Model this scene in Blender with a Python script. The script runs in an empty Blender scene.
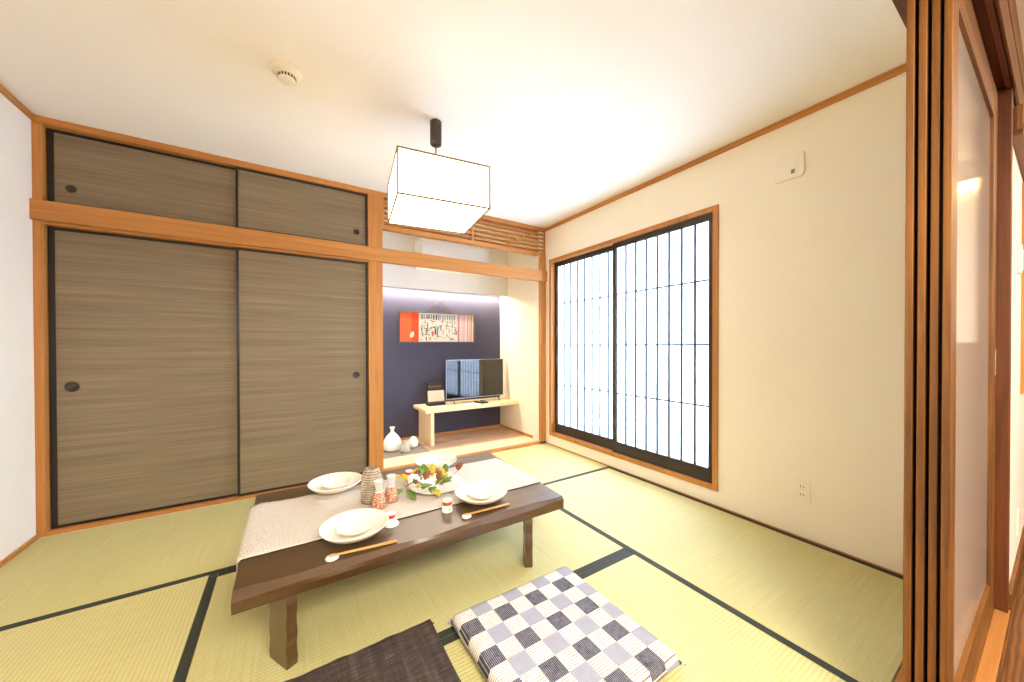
import bpy, bmesh, math, random
from mathutils import Vector, Matrix
random.seed(7)
C = bpy.context.scene.collection
sc = bpy.context.scene
PI = math.pi

# ------------------------------------------------------------------ room size (metres)
L, R, D, H = -1.2137, 2.4476, 3.141, 2.404
CAM = 1.09

# ------------------------------------------------------------------ materials
def lin(h):
    h = h.lstrip('#')
    v = [int(h[i:i + 2], 16) / 255 for i in (0, 2, 4)]
    return tuple((c / 12.92 if c <= .04045 else ((c + .055) / 1.055) ** 2.4) for c in v) + (1,)

class NT:
    def __init__(self, name):
        self.m = bpy.data.materials.new(name)
        self.m.use_nodes = True
        self.t = self.m.node_tree
        self.b = self.t.nodes['Principled BSDF']
        self.out = self.t.nodes['Material Output']
    def n(self, typ, **kw):
        nd = self.t.nodes.new(typ)
        for k, v in kw.items():
            setattr(nd, k, v)
        return nd
    def link(self, a, b):
        self.t.links.new(a, b)
    def setin(self, sock, v):
        if hasattr(v, 'is_output'):
            self.link(v, sock)
        else:
            sock.default_value = v
    def math(self, op, a, b=0.0, c=0.0):
        nd = self.n('ShaderNodeMath', operation=op)
        self.setin(nd.inputs[0], a); self.setin(nd.inputs[1], b); self.setin(nd.inputs[2], c)
        return nd.outputs[0]
    def mix(self, f, a, b):
        nd = self.n('ShaderNodeMix', data_type='RGBA')
        self.setin(nd.inputs[0], f); self.setin(nd.inputs[6], a); self.setin(nd.inputs[7], b)
        return nd.outputs[2]
    def coords(self):
        tc = self.n('ShaderNodeTexCoord')
        return tc.outputs['Object']
    def xyz(self):
        s = self.n('ShaderNodeSeparateXYZ'); self.link(self.coords(), s.inputs[0]); return s.outputs
    def noise(self, scale, vec=None, detail=3, rough=.55, dist=0):
        nd = self.n('ShaderNodeTexNoise'); nd.inputs['Scale'].default_value = scale
        nd.inputs['Detail'].default_value = detail; nd.inputs['Roughness'].default_value = rough
        nd.inputs['Distortion'].default_value = dist
        if vec is not None: self.link(vec, nd.inputs['Vector'])
        return nd.outputs[0]
    def mapped(self, scale, loc=(0, 0, 0)):
        mp = self.n('ShaderNodeMapping'); mp.inputs['Scale'].default_value = scale; mp.inputs['Location'].default_value = loc
        self.link(self.coords(), mp.inputs[0]); return mp.outputs[0]
    def ramp(self, f, stops):
        nd = self.n('ShaderNodeValToRGB'); cr = nd.color_ramp
        while len(cr.elements) < len(stops): cr.elements.new(.5)
        for e, (p, c) in zip(cr.elements, stops): e.position = p; e.color = c
        self.link(f, nd.inputs[0]); return nd.outputs[0]
    def bump(self, h, strength=.3, dist=.002):
        nd = self.n('ShaderNodeBump'); nd.inputs['Strength'].default_value = strength; nd.inputs['Distance'].default_value = dist
        self.link(h, nd.inputs['Height']); self.link(nd.outputs[0], self.b.inputs['Normal'])
    def base(self, c): self.setin(self.b.inputs['Base Color'], c)
    def rough(self, r): self.setin(self.b.inputs['Roughness'], r)

def plain(name, hexc, rough=.6, metal=0, spec=.5, var=.06, vscale=8, trans=0, bump=0):
    k = NT(name); c = lin(hexc)
    d = tuple(x * (1 - var) for x in c[:3]) + (1,)
    nz = k.noise(vscale, k.coords())
    k.base(k.mix(nz, d, c)); k.rough(rough)
    k.b.inputs['Metallic'].default_value = metal
    k.b.inputs['Specular IOR Level'].default_value = spec
    k.b.inputs['Transmission Weight'].default_value = trans
    if bump: k.bump(k.noise(vscale * 12, k.coords()), bump, .001)
    return k.m

def wood(name, light, dark, axis=0, rough=.45, scale=1.0, spec=.4, contrast=1.0):
    """wood with its grain along the given axis of the object"""
    k = NT(name)
    s = [26 * scale] * 3; s[axis] = 1.1 * scale
    v = k.mapped(tuple(s))
    a = k.noise(1.0, v, 4, .6, .6)
    s2 = [130 * scale] * 3; s2[axis] = 3.0 * scale
    b = k.noise(1.0, k.mapped(tuple(s2)), 2, .5)
    s3 = [3.0] * 3; s3[axis] = .6
    big = k.noise(1.0, k.mapped(tuple(s3), (3, 5, 1)), 2)
    f = k.math('ADD', k.math('MULTIPLY', a, .55), k.math('ADD', k.math('MULTIPLY', b, .25), k.math('MULTIPLY', big, .35)))
    f = k.math('ADD', k.math('MULTIPLY', k.math('SUBTRACT', f, .57), 2.6 * contrast), .5)
    col = k.ramp(f, [(0.05, lin(dark)), (.95, lin(light))])
    k.base(col); k.rough(rough); k.b.inputs['Specular IOR Level'].default_value = spec
    k.bump(b, .08, .001)
    return k.m

W = {}
for ax, nm in enumerate('xyz'):
    W['trim' + nm] = wood('cedar_' + nm, '#cb8c4a', '#a0662e', ax, .5, 1.0, .4, .8)
    W['dark' + nm] = wood('table_wood_' + nm, '#5a3c17', '#301d08', ax, .36, 1.0, .7)
    W['pale' + nm] = wood('pale_pine_' + nm, '#f2dfba', '#dcbd8e', ax, .5, .8, .4, .7)
    W['red' + nm] = wood('reddish_wood_' + nm, '#79431f', '#4c260d', ax, .45)
    W['door' + nm] = wood('door_wood_' + nm, '#8e5c27', '#492a0f', ax, .45, 1.0, .4, 1.25)
W['plank'] = wood('alcove_plank', '#d8b796', '#b6926e', 0, .5, .8)
for nm in 'xyz':
    b_ = W['dark' + nm].node_tree.nodes['Principled BSDF']
    b_.inputs['Coat Weight'].default_value = .6; b_.inputs['Coat Roughness'].default_value = .38; b_.inputs['Coat IOR'].default_value = 1.6
M = {}
M['wall'] = plain('plaster', '#f2ece2', .9, var=.02, vscale=60, bump=.15, spec=.2)
M['warm_cast_wall'] = plain('warm_cast_plaster', '#f5ecd8', .9, var=.02, vscale=60, bump=.15, spec=.2)  # plaster with the warm light of this side put into its colour
M['ceil'] = plain('ceiling_paper', '#f4efe6', .95, var=.015, vscale=40, bump=.1, spec=.1)
M['navy'] = plain('navy_wallpaper', '#4a495b', .85, var=.10, vscale=30, bump=.1, spec=.2)
M['soffit'] = plain('white_paper', '#e2e0dc', .9, var=.01, spec=.2)
M['black'] = plain('black_lacquer', '#1a1613', .4, var=.2)
M['void'] = plain('closet_inside', '#241d17', .9)
M['sash'] = plain('dark_bronze', '#383029', .5, metal=.2, var=.1)
M['muntin'] = plain('muntin_bronze', '#4a545e', .5, var=.1)
M['white_plastic'] = plain('white_plastic', '#f2ead9', .4, var=.01)
M['grey_plastic'] = plain('grey_plastic', '#8b857b', .5)
M['socket'] = plain('socket_dark', '#3c352c', .6)
M['ceramic'] = plain('cream_ceramic', '#f3ede0', .18, var=.05, vscale=14, spec=.6)
M['white_ceramic'] = plain('white_ceramic', '#f7f4ee', .3, var=.02, spec=.5)
M['grey_ceramic'] = plain('celadon_ceramic', '#b9b7a8', .45, var=.15, vscale=60)
M['red_glaze'] = plain('red_glaze', '#c8431f', .3)
M['bamboo'] = wood('bamboo', '#dfae68', '#b98140', 0, .45, 1.5)
M['screen'] = plain('tv_glass', '#07080a', .06, spec=.9, var=0)
M['tv_body'] = plain('tv_plastic', '#1b1b1d', .4)
M['silver'] = plain('silver_trim', '#b7bac0', .3, metal=.8)
M['paper'] = plain('white_sheet', '#f5f3ee', .8)
M['cardb'] = plain('beige_card', '#d9c6a8', .7)
M['canister'] = plain('dark_bamboo_bark', '#4a3f35', .6, var=.5, vscale=25)
M['brass'] = plain('brass_rod', '#7a6230', .6, metal=0)
M['slate'] = plain('slate_board', '#938a80', .7, var=.15, vscale=30)
M['frame'] = plain('pewter_frame', '#4e4540', .5)
M['strap'] = plain('strap_cloth', '#4b3c38', .8)
M['steel'] = plain('brushed_steel', '#c9c4b8', .3, metal=.7)
M['orange'] = plain('orange_cloth', '#dc5a2c', .8, var=.05)
M['orange_dark'] = plain('deep_orange_cloth', '#e03f0c', .8, var=.05)
M['art_paper'] = plain('art_paper', '#cbc3b5', .8)
M['ink'] = plain('ink', '#35302d', .8)
M['ink_blue'] = plain('blue_ink', '#5c7497', .8)
M['ink_grey'] = plain('grey_ink', '#7b6f66', .8)
M['rose'] = plain('rose_stripe', '#b9808a', .8)
M['rose_red'] = plain('red_stripe', '#b04a48', .8)
M['grey_stripe'] = plain('lilac_stripe', '#b9aebb', .8)
M['leaf_green'] = plain('leaf_green', '#6f9335', .5, var=.4, vscale=40)
M['leaf_yellow'] = plain('leaf_yellow', '#d2b52c', .5, var=.25, vscale=40)
M['leaf_brown'] = plain('leaf_brown', '#9a5a2c', .6, var=.3, vscale=40)
M['berry'] = plain('berry_red', '#b5574a', .3, var=.3)
M['stem'] = plain('twig', '#5d3f2c', .7)
M['petal'] = plain('white_petal', '#f4f0e8', .7)
M['warm_panel'] = wood('oak_panel_z', '#d99a4e', '#b87730', 2, .45)

def fusuma():
    k = NT('closet_door_vinyl')
    a = k.noise(1.0, k.mapped((1.6, 1.6, 150)), 4, .65)
    b = k.noise(1.0, k.mapped((.5, .5, 26)), 3, .6)
    f = k.math('ADD', k.math('MULTIPLY', a, .7), k.math('MULTIPLY', b, .38))
    f = k.math('ADD', k.math('MULTIPLY', k.math('SUBTRACT', f, .55), 2.2), .5)
    k.base(k.ramp(f, [(0, lin('#665845')), (.5, lin('#807058')), (1, lin('#978468'))]))
    k.rough(.5); k.b.inputs['Specular IOR Level'].default_value = .35
    k.bump(a, .12, .0008)
    return k.m
M['fusuma'] = fusuma()

def tatami():
    """rush mat: ribs along the object's X axis"""
    k = NT('tatami_rush')
    x, y, z = k.xyz()
    rib = k.math('SINE', k.math('MULTIPLY', y, 2 * PI / .0145))
    wef = k.noise(1.0, k.mapped((420, 60, 1)), 2)
    big = k.noise(1.0, k.mapped((1.5, 1.5, 1)), 3)
    streak = k.noise(1.0, k.mapped((160, 2.5, 1)), 3)
    f = k.math('ADD', k.math('MULTIPLY', rib, .10), k.math('ADD', k.math('MULTIPLY', wef, .25), k.math('ADD', k.math('MULTIPLY', big, .25), k.math('MULTIPLY', streak, .35))))
    col = k.ramp(f, [(.15, lin('#b0a76c')), (.5, lin('#cdc389')), (.8, lin('#dbd2a0'))])
    k.base(col); k.rough(.58); k.b.inputs['Specular IOR Level'].default_value = .3
    k.bump(k.math('ADD', k.math('MULTIPLY', rib, .7), k.math('MULTIPLY', wef, .5)), .45, .0016)
    return k.m
M['tatami'] = tatami()
def heri():
    k = NT('tatami_border_cloth')
    w = k.noise(1.0, k.mapped((300, 300, 300)), 2)
    k.base(k.mix(w, lin('#23261f'), lin('#3a3e35'))); k.rough(.8); k.bump(w, .2, .0006)
    return k.m
M['heri'] = heri()

def checker_cloth():
    k = NT('checked_cushion_cloth')
    x, y, z = k.xyz()
    c = .0722
    gx = k.math('FLOOR', k.math('DIVIDE', k.math('ADD', x, .2888), c))
    gy = k.math('FLOOR', k.math('DIVIDE', k.math('ADD', y, .2888), c))
    par = k.math('MODULO', k.math('ADD', k.math('ADD', gx, gy), 40), 2)
    row = k.math('MODULO', k.math('ADD', gy, 40), 2)
    sx = k.math('SINE', k.math('MULTIPLY', x, 2 * PI / .0062))
    sy = k.math('SINE', k.math('MULTIPLY', y, 2 * PI / .0098))
    nz = k.noise(1.0, k.mapped((60, 60, 60)), 2)
    fx = k.math('GREATER_THAN', k.math('ADD', sx, k.math('MULTIPLY', k.math('SUBTRACT', nz, .5), 1.6)), .62)
    fy = k.math('GREATER_THAN', k.math('ADD', sy, k.math('MULTIPLY', k.math('SUBTRACT', nz, .5), .8)), .74)
    darkc = k.mix(fx, lin('#43424c'), lin('#9a98a2'))
    mauve = k.mix(fx, lin('#9898a6'), lin('#acacb8'))
    white = k.mix(fy, lin('#e6dfd6'), lin('#8d7467'))
    colr = k.mix(row, darkc, mauve)
    k.base(k.mix(par, colr, white)); k.rough(.85); k.b.inputs['Specular IOR Level'].default_value = .15
    k.bump(k.noise(1.0, k.mapped((500, 500, 500)), 2), .2, .0008)
    return k.m
M['check'] = checker_cloth()
def brown_cloth():
    k = NT('brown_crinkle_cloth')
    x, y, z = k.xyz()
    a = k.noise(1.0, k.mapped((14, 260, 20)), 3)
    b = k.noise(1.0, k.mapped((60, 4, 10)), 3)
    f = k.math('ADD', k.math('MULTIPLY', a, .6), k.math('MULTIPLY', b, .4))
    k.base(k.ramp(f, [(.3, lin('#221d1c')), (.52, lin('#453a35')), (.75, lin('#76665a'))])); k.rough(.85)
    k.b.inputs['Specular IOR Level'].default_value = .2
    k.bump(f, .6, .003)
    return k.m
M['brown_cloth'] = brown_cloth()
def runner_cloth():
    k = NT('woven_runner')
    x, y, z = k.xyz()
    d1 = k.math('SINE', k.math('MULTIPLY', k.math('ADD', x, y), 2 * PI / .0085))
    d2 = k.math('SINE', k.math('MULTIPLY', k.math('SUBTRACT', x, y), 2 * PI / .0085))
    w = k.math('MULTIPLY', d1, d2)
    nz = k.noise(1.0, k.mapped((240, 240, 240)), 2)
    f = k.math('ADD', k.math('MULTIPLY', w, .35), nz)
    k.base(k.ramp(f, [(.25, lin('#9a8e82')), (.5, lin('#d2c8bb')), (.8, lin('#ece4d8'))])); k.rough(.9)
    k.b.inputs['Specular IOR Level'].default_value = .1
    k.bump(f, .4, .001)
    return k.m
M['runner'] = runner_cloth()
def oak_floor():
    k = NT('oak_floorboards')
    x, y, z = k.xyz()
    v = k.mapped((1.2, 7, 1))
    wv = k.n('ShaderNodeTexWave'); wv.wave_type = 'BANDS'; wv.bands_direction = 'Y'
    wv.inputs['Scale'].default_value = 3.0; wv.inputs['Distortion'].default_value = 9; wv.inputs['Detail'].default_value = 2
    wv.inputs['Detail Scale'].default_value = .8
    k.link(v, wv.inputs['Vector'])
    fine = k.noise(1.0, k.mapped((5, 120, 1)), 3)
    f = k.math('ADD', k.math('MULTIPLY', wv.outputs[1], .5), k.math('MULTIPLY', fine, .5))
    seam = k.math('LESS_THAN', k.math('FRACT', k.math('DIVIDE', y, .11)), .025)
    col = k.ramp(f, [(.15, lin('#4e2c10')), (.8, lin('#865322'))])
    k.base(k.mix(seam, col, lin('#4a2a10'))); k.rough(.35)
    return k.m
M['oak'] = oak_floor()
def striped_glaze():
    k = NT('ridged_glaze')
    x, y, z = k.xyz()
    s = k.math('SINE', k.math('MULTIPLY', z, 2 * PI / .0115))
    nz = k.noise(30, k.coords())
    f = k.math('ADD', k.math('MULTIPLY', s, .2), nz)
    k.base(k.ramp(f, [(.25, lin('#7d6c58')), (.5, lin('#a4957e')), (.8, lin('#c9bda8'))])); k.rough(.35)
    k.bump(s, .5, .002)
    return k.m
M['ridged'] = striped_glaze()
def carafe_print():
    k = NT('red_printed_glass')
    x, y, z = k.xyz()
    v = k.n('ShaderNodeTexVoronoi'); v.inputs['Scale'].default_value = 150; k.link(k.coords(), v.inputs['Vector'])
    n2 = k.noise(120, k.coords(), 2)
    f = k.math('ADD', v.outputs['Distance'], k.math('MULTIPLY', n2, .25))
    col = k.ramp(f, [(.30, lin('#d3bfa6')), (.40, lin('#b5532f')), (.60, lin('#a34425')), (.72, lin('#d6bfa5'))])
    k.base(col); k.rough(.15)
    return k.m
M['print'] = carafe_print()
def glassy():
    k = NT('clear_glass')
    k.base(lin('#f4f4f0')); k.rough(.05); k.b.inputs['Transmission Weight'].default_value = .45; k.b.inputs['IOR'].default_value = 1.3
    return k.m
M['glass'] = glassy()
def pane_mat():
    """translucent window sheet lit by the daylight outside"""
    k = NT('frosted_window_sheet')
    tr = k.n('ShaderNodeBsdfTranslucent'); tr.inputs[0].default_value = (.92, .95, 1, 1)
    df = k.n('ShaderNodeBsdfDiffuse'); df.inputs[0].default_value = (.75, .77, .8, 1)
    mx = k.n('ShaderNodeMixShader'); mx.inputs[0].default_value = .35
    k.link(tr.outputs[0], mx.inputs[1]); k.link(df.outputs[0], mx.inputs[2])
    gl = k.n('ShaderNodeBsdfGlossy'); gl.inputs['Roughness'].default_value = .25
    m2 = k.n('ShaderNodeMixShader'); m2.inputs[0].default_value = .03
    k.link(mx.outputs[0], m2.inputs[1]); k.link(gl.outputs[0], m2.inputs[2])
    k.link(m2.outputs[0], k.out.inputs[0])
    return k.m
M['pane'] = pane_mat()
def acrylic():
    """frosted ribbed sheet of the sliding doors"""
    k = NT('frosted_acrylic')
    rib = k.noise(1.0, k.mapped((300, 1, 6)), 2)
    tr = k.n('ShaderNodeBsdfTranslucent'); tr.inputs[0].default_value = (.85, .8, .74, 1)
    df = k.n('ShaderNodeBsdfDiffuse'); df.inputs[0].default_value = (.72, .62, .54, 1)
    mx = k.n('ShaderNodeMixShader'); mx.inputs[0].default_value = .6
    k.link(tr.outputs[0], mx.inputs[1]); k.link(df.outputs[0], mx.inputs[2])
    gl = k.n('ShaderNodeBsdfGlossy'); gl.inputs['Roughness'].default_value = .09
    fr = k.n('ShaderNodeFresnel'); fr.inputs[0].default_value = 1.45
    bp = k.n('ShaderNodeBump'); bp.inputs['Strength'].default_value = .05; bp.inputs['Distance'].default_value = .001
    k.link(rib, bp.inputs['Height']); k.link(bp.outputs[0], gl.inputs['Normal'])
    m2 = k.n('ShaderNodeMixShader')
    k.link(fr.outputs[0], m2.inputs[0]); k.link(mx.outputs[0], m2.inputs[1]); k.link(gl.outputs[0], m2.inputs[2])
    k.link(m2.outputs[0], k.out.inputs[0])
    return k.m
M['acrylic'] = acrylic()
def glow(name, col, strength, base='#f5efe0'):
    k = NT(name); k.base(lin(base)); k.rough(.8)
    k.b.inputs['Emission Color'].default_value = tuple(col) + (1,)
    k.b.inputs['Emission Strength'].default_value = strength
    return k.m
LAMP = 3.4
M['shade'] = glow('lit_shade_paper', (1, .83, .54), LAMP)
M['led'] = glow('led_strip', (1, .86, .66), 20)
M['lamp_cove'] = glow('corridor_lamp', (1, .72, .30), 9)

# ------------------------------------------------------------------ mesh builder
class MB:
    def __init__(self):
        self.bm = bmesh.new(); self.mats = []; self.cur = 0
    def use(self, m):
        if m not in self.mats: self.mats.append(m)
        self.cur = self.mats.index(m); return self
    def face(self, vs, smooth=False):
        try:
            f = self.bm.faces.new(vs); f.material_index = self.cur; f.smooth = smooth; return f
        except ValueError:
            return None
    def box(self, x0, x1, y0, y1, z0, z1, mtx=None):
        v = []
        for x in (x0, x1):
            for y in (y0, y1):
                for z in (z0, z1):
                    p = Vector((x, y, z))
                    v.append(self.bm.verts.new(mtx @ p if mtx else p))
        for q in ((0, 1, 3, 2), (4, 6, 7, 5), (0, 4, 5, 1), (2, 3, 7, 6), (0, 2, 6, 4), (1, 5, 7, 3)):
            self.face([v[i] for i in q])
        return self
    def lathe(self, prof, seg=32, mtx=None, closed=True, wob=None):
        rings = []
        for r, z in prof:
            if r < 1e-6:
                p = Vector((0, 0, z)); rings.append([self.bm.verts.new(mtx @ p if mtx else p)])
            else:
                ring = []
                for i in range(seg):
                    a = 2 * PI * i / seg
                    rr = r * (1 + (wob(a) if wob else 0))
                    p = Vector((rr * math.cos(a), rr * math.sin(a), z))
                    ring.append(self.bm.verts.new(mtx @ p if mtx else p))
                rings.append(ring)
        for a, b in zip(rings, rings[1:]):
            for i in range(seg):
                j = (i + 1) % seg
                if len(a) == 1 and len(b) == 1: continue
                if len(a) == 1: self.face([a[0], b[j], b[i]], True)
                elif len(b) == 1: self.face([a[i], a[j], b[0]], True)
                else: self.face([a[i], a[j], b[j], b[i]], True)
        return self
    def tube(self, pts, r, seg=8, r2=None):
        pts = [Vector(p) for p in pts]; rings = []
        for i, p in enumerate(pts):
            d = (pts[min(i + 1, len(pts) - 1)] - pts[max(i - 1, 0)]).normalized()
            u = d.orthogonal().normalized() if i == 0 else (u - d * u.dot(d)).normalized()
            w = d.cross(u)
            rr = r if r2 is None else r + (r2 - r) * i / (len(pts) - 1)
            rings.append([self.bm.verts.new(p + rr * (math.cos(2 * PI * k / seg) * u + math.sin(2 * PI * k / seg) * w)) for k in range(seg)])
        for a, b in zip(rings, rings[1:]):
            for i in range(seg):
                j = (i + 1) % seg; self.face([a[i], a[j], b[j], b[i]], True)
        self.face(list(reversed(rings[0]))); self.face(rings[-1])
        return self
    def prism(self, poly, axis, a, b):
        """extrude a 2-D outline along an axis"""
        def P(u, v, w):
            return Vector({0: (w, u, v), 1: (u, w, v), 2: (u, v, w)}[axis])
        A = [self.bm.verts.new(P(u, v, a)) for u, v in poly]; B = [self.bm.verts.new(P(u, v, b)) for u, v in poly]
        n = len(poly)
        for i in range(n):
            j = (i + 1) % n; self.face([A[i], A[j], B[j], B[i]])
        self.face(list(reversed(A))); self.face(B)
        return self
    def build(self, name, mat=None, parent=None, bevel=0, loc=None, rot=None, seg=2):
        bmesh.ops.remove_doubles(self.bm, verts=self.bm.verts, dist=1e-6) if False else None
        bmesh.ops.recalc_face_normals(self.bm, faces=self.bm.faces)
        me = bpy.data.meshes.new(name); self.bm.to_mesh(me); self.bm.free()
        mats = self.mats if self.mats else [mat]
        for m in mats: me.materials.append(m)
        o = bpy.data.objects.new(name, me); C.objects.link(o)
        if parent is not None: o.parent = parent
        if loc is not None: o.location = loc
        if rot is not None: o.rotation_euler = rot
        if bevel:
            b = o.modifiers.new('bevel', 'BEVEL'); b.width = bevel; b.segments = seg; b.limit_method = 'ANGLE'
            b.angle_limit = math.radians(40)
        return o

def tag(o, label=None, cat=None, group=None, kind='thing'):
    if label: o['label'] = label
    if cat: o['category'] = cat
    if group: o['group'] = group
    if kind: o['kind'] = kind
    return o
def root(name, loc, label, cat, group=None, rz=0):
    o = bpy.data.objects.new(name, None); C.objects.link(o)
    o.location = loc; o.rotation_euler = (0, 0, rz); o.empty_display_size = .05
    return tag(o, label, cat, group)
def lab(o, text): o['label'] = text; return o
def struct(name, mb, mat, label=None, bevel=0, cat=None, parent=None):
    o = mb.build(name, mat, parent, bevel)
    o['kind'] = 'structure'
    if label: o['label'] = label
    if cat: o['category'] = cat
    return o
def copy_tree(o, parent=None):
    c = o.copy(); C.objects.link(c)
    if parent is not None: c.parent = parent
    for ch in list(o.children): copy_tree(ch, c)
    return c
def B(*a): return MB().box(*a)

# ================================================================== SHELL
struct('floor', B(L - .1, R + .1, .285, D + .0, -.12, -.032), W['palex'], 'wooden subfloor beneath the tatami mats', cat='floor')
struct('floor', B(-1.7, 4.3, -2.7, .2, -.12, -.004), M['oak'], 'oak board floor of the corridor outside the sliding doors', cat='floor')
struct('floor', B(.692, 2.448, 3.46, 4.06, -.1, .02), W['plank'], 'brown plank floor of the alcove under the bench', cat='floor')
struct('ceiling', B(-1.8, 4.4, -2.8, 4.25, H, H + .08), M['ceil'], 'plain cream papered ceiling', cat='ceiling')
struct('wall_left', B(L - .1, L, .29, D + .8, -.1, H), M['wall'], 'white wall at the left end of the closet', cat='wall')
FY0, FY1, FZ0, FZ1 = 1.26, 3.07, .105, 2.037          # outside of the window frame
mb = MB()
mb.box(R, R + .12, .29, FY0, -.1, H).box(R, R + .12, FY1, 4.2, -.1, H)
mb.box(R, R + .12, FY0, FY1, -.1, FZ0).box(R, R + .12, FY0, FY1, FZ1, H)
struct('wall_right', mb, M['warm_cast_wall'], 'wall with the window in it, warm light tinted into its colour', cat='wall')
AX, AY = 2.393, 4.061
struct('wall_back', B(.6, R, AY, AY + .1, -.1, H), M['navy'], 'navy blue back wall of the alcove behind the television', cat='wall')
struct('wall_alcove_right', MB().box(AX, R, 3.276, AY, .02, H).box(2.363, R, 3.165, 3.276, .02, H), M['warm_cast_wall'], 'side wall of the alcove beside the television, warm light tinted into its colour', cat='wall')
struct('wall_alcove_left', B(.60, .689, 3.235, AY, -.1, H), M['wall'], 'pale side wall between closet and alcove', cat='wall')
struct('wall_closet', MB().box(L, .6, 3.80, 3.9, -.1, H), M['void'], 'dark inside of the closet behind its doors', cat='wall')
# boxed soffit of the alcove that hides the strip light
struct('wall_soffit', MB().box(.69, AX - .001, 3.871, 3.893, 1.725, H), M['soffit'], 'white boxed panel hanging across the top of the alcove', cat='wall')
# front wall over and beside the opening, corridor walls
mb = MB().box(-1.8, L, .13, .29, -.1, H).box(L, 2.50, .13, .285, 2.201, H).box(2.501, 4.3, .130, .289, -.1, H)
struct('wall_front', mb, M['wall'], 'cream wall over and beyond the sliding door opening', cat='wall')
struct('wall_corridor_end', B(4.2, 4.3, -2.7, .130, -.1, H), M['wall'], 'white wall at the far end of the corridor', cat='wall')
struct('wall_corridor_back', B(-1.8, 4.3, -2.8, -2.7, -.1, H), M['wall'], 'wall behind the camera', cat='wall')
struct('wall_corridor_left', B(-1.8, -1.7, -2.7, .13, -.1, H), M['wall'], 'left wall of the corridor room', cat='wall')
struct('trim_wainscot', MB().box(4.17, 4.199, -2.69, .12, 0, 1.08).box(4.15, 4.199, -2.69, .12, 1.08, 1.11), W['doorz'], 'wood panelling on the corridor end wall', cat='trim')

# ------------------------------------------------------------------ trims (posts, lintel, rails)
struct('trim_1', B(L, L + .036, D, D + .09, 0, 2.363), W['trimz'], 'narrow cedar post at the left of the closet', .002, 'post')
struct('trim_2', B(.572, .689, D - .006, D + .094, 0, 2.363), W['trimz'], 'square cedar post between closet and alcove', .003, 'post')
struct('trim_3', B(2.363, R, D, D + .024, 0.0, 2.10), W['trimz'], 'cedar post at the right of the alcove', .002, 'post')
struct('trim_4', B(L, R, D, D + .09, 2.363, H), W['trimx'], 'cedar rail under the ceiling over closet and alcove', .002, 'rail')
struct('trim_5', MB().box(L + .001, R - .001, D - .028, D - .0065, 1.806, 1.920).box(L + .036, .572, D - .0, D + .09, 1.792, 1.92).box(.689, 2.363, D - .0, D + .03, 1.806, 1.92), W['trimx'], 'broad cedar lintel running across closet and alcove', .002, 'lintel')
mb = MB().box(L + .036, .572, D, D + .09, 0, .012).box(L + .036, .572, D + .006, D + .018, .012, .02).box(L + .036, .572, D + .036, D + .044, .012, .02).box(L + .036, .572, D + .062, D + .09, .012, .02)
struct('trim_6', mb, W['trimx'], 'grooved cedar sill under the closet doors', 0, 'sill')
struct('trim_7', MB().box(R - .012, R, .30, D, H - .036, H), W['trimy'], 'slim cedar moulding along the top of the window wall', .002, 'moulding')
struct('trim_8', MB().box(L, L + .012, .30, D, H - .036, H), W['trimy'], 'slim cedar moulding along the top of the left wall', .002, 'moulding')
struct('baseboard_left', B(L, L + .010, .30, D, -.03, .022), W['trimy'], 'thin cedar skirting at the foot of the left wall', .001, 'skirting')
struct('baseboard_right', B(R - .004, R, .30, D, -.03, .008), W['trimy'], 'thin cedar strip at the foot of the window wall', 0, 'skirting')
struct('baseboard_alcove_right', B(AX - .008, AX, 3.20, AY - .008, .02, .05), W['trimy'], 'low skirting of the alcove side wall', .001, 'skirting')
struct('baseboard_alcove_back', B(.689, AX - .008, AY - .008, AY, .02, .045), W['trimx'], 'low skirting under the navy wall', .001, 'skirting')
struct('trim_9', B(.692, R - .001, D, 3.20, -.03, .02), W['trimx'], 'cedar step edge along the front of the alcove', .002, 'step')
struct('trim_10', B(.692, R - .001, 3.20, 3.46, -.1, .02), W['palex'], 'pale board along the front of the alcove floor', 0, 'board')

# ================================================================== TATAMI
def mat_at(x0, x1, y0, y1, along, borders, label):
    w, d = x1 - x0, y1 - y0
    rt = root('tatami_mat', ((x0 + x1) / 2, (y0 + y1) / 2, -.032), label, 'tatami mat', 'tatami mats of the room floor', 0 if along == 'x' else PI / 2)
    l, s = (w, d) if along == 'x' else (d, w)
    g = .0012
    MB().box(-l / 2 + g, l / 2 - g, -s / 2 + g, s / 2 - g, 0, .032).build('rush_surface', M['tatami'], rt, .0015)
    hw = .034
    if 'a' in borders: MB().box(-l / 2 + g, l / 2 - g, -s / 2 + g, -s / 2 + hw, .0318, .0334).build('cloth_border', M['heri'], rt)
    if 'b' in borders: MB().box(-l / 2 + g, l / 2 - g, s / 2 - hw, s / 2 - g, .0318, .0334).build('cloth_border', M['heri'], rt)
    return rt
TX1, TX2, TY1, TY2, TXM = -.287, 1.522, 2.186, 1.243, .617
mat_at(L + .010, TXM, TY1, D, 'x', 'a', 'tatami mat lying in front of the closet doors')
mat_at(TXM, R - .004, TY1, D, 'x', 'a', 'tatami mat lying in front of the alcove')
mat_at(L + .010, TX1, .30, TY1, 'y', 'ab', 'tatami mat to the left of the low table, beside the white wall')
mat_at(TX1, TX2, TY2, TY1, 'x', 'ab', 'tatami mat directly under the low table')
mat_at(TX1, TX2, .30, TY2, 'x', 'ab', 'tatami mat under the two floor cushions')
mat_at(TX2, R - .004, .30, TY1, 'y', 'ab', 'tatami mat along the window wall below the outlet')

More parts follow.
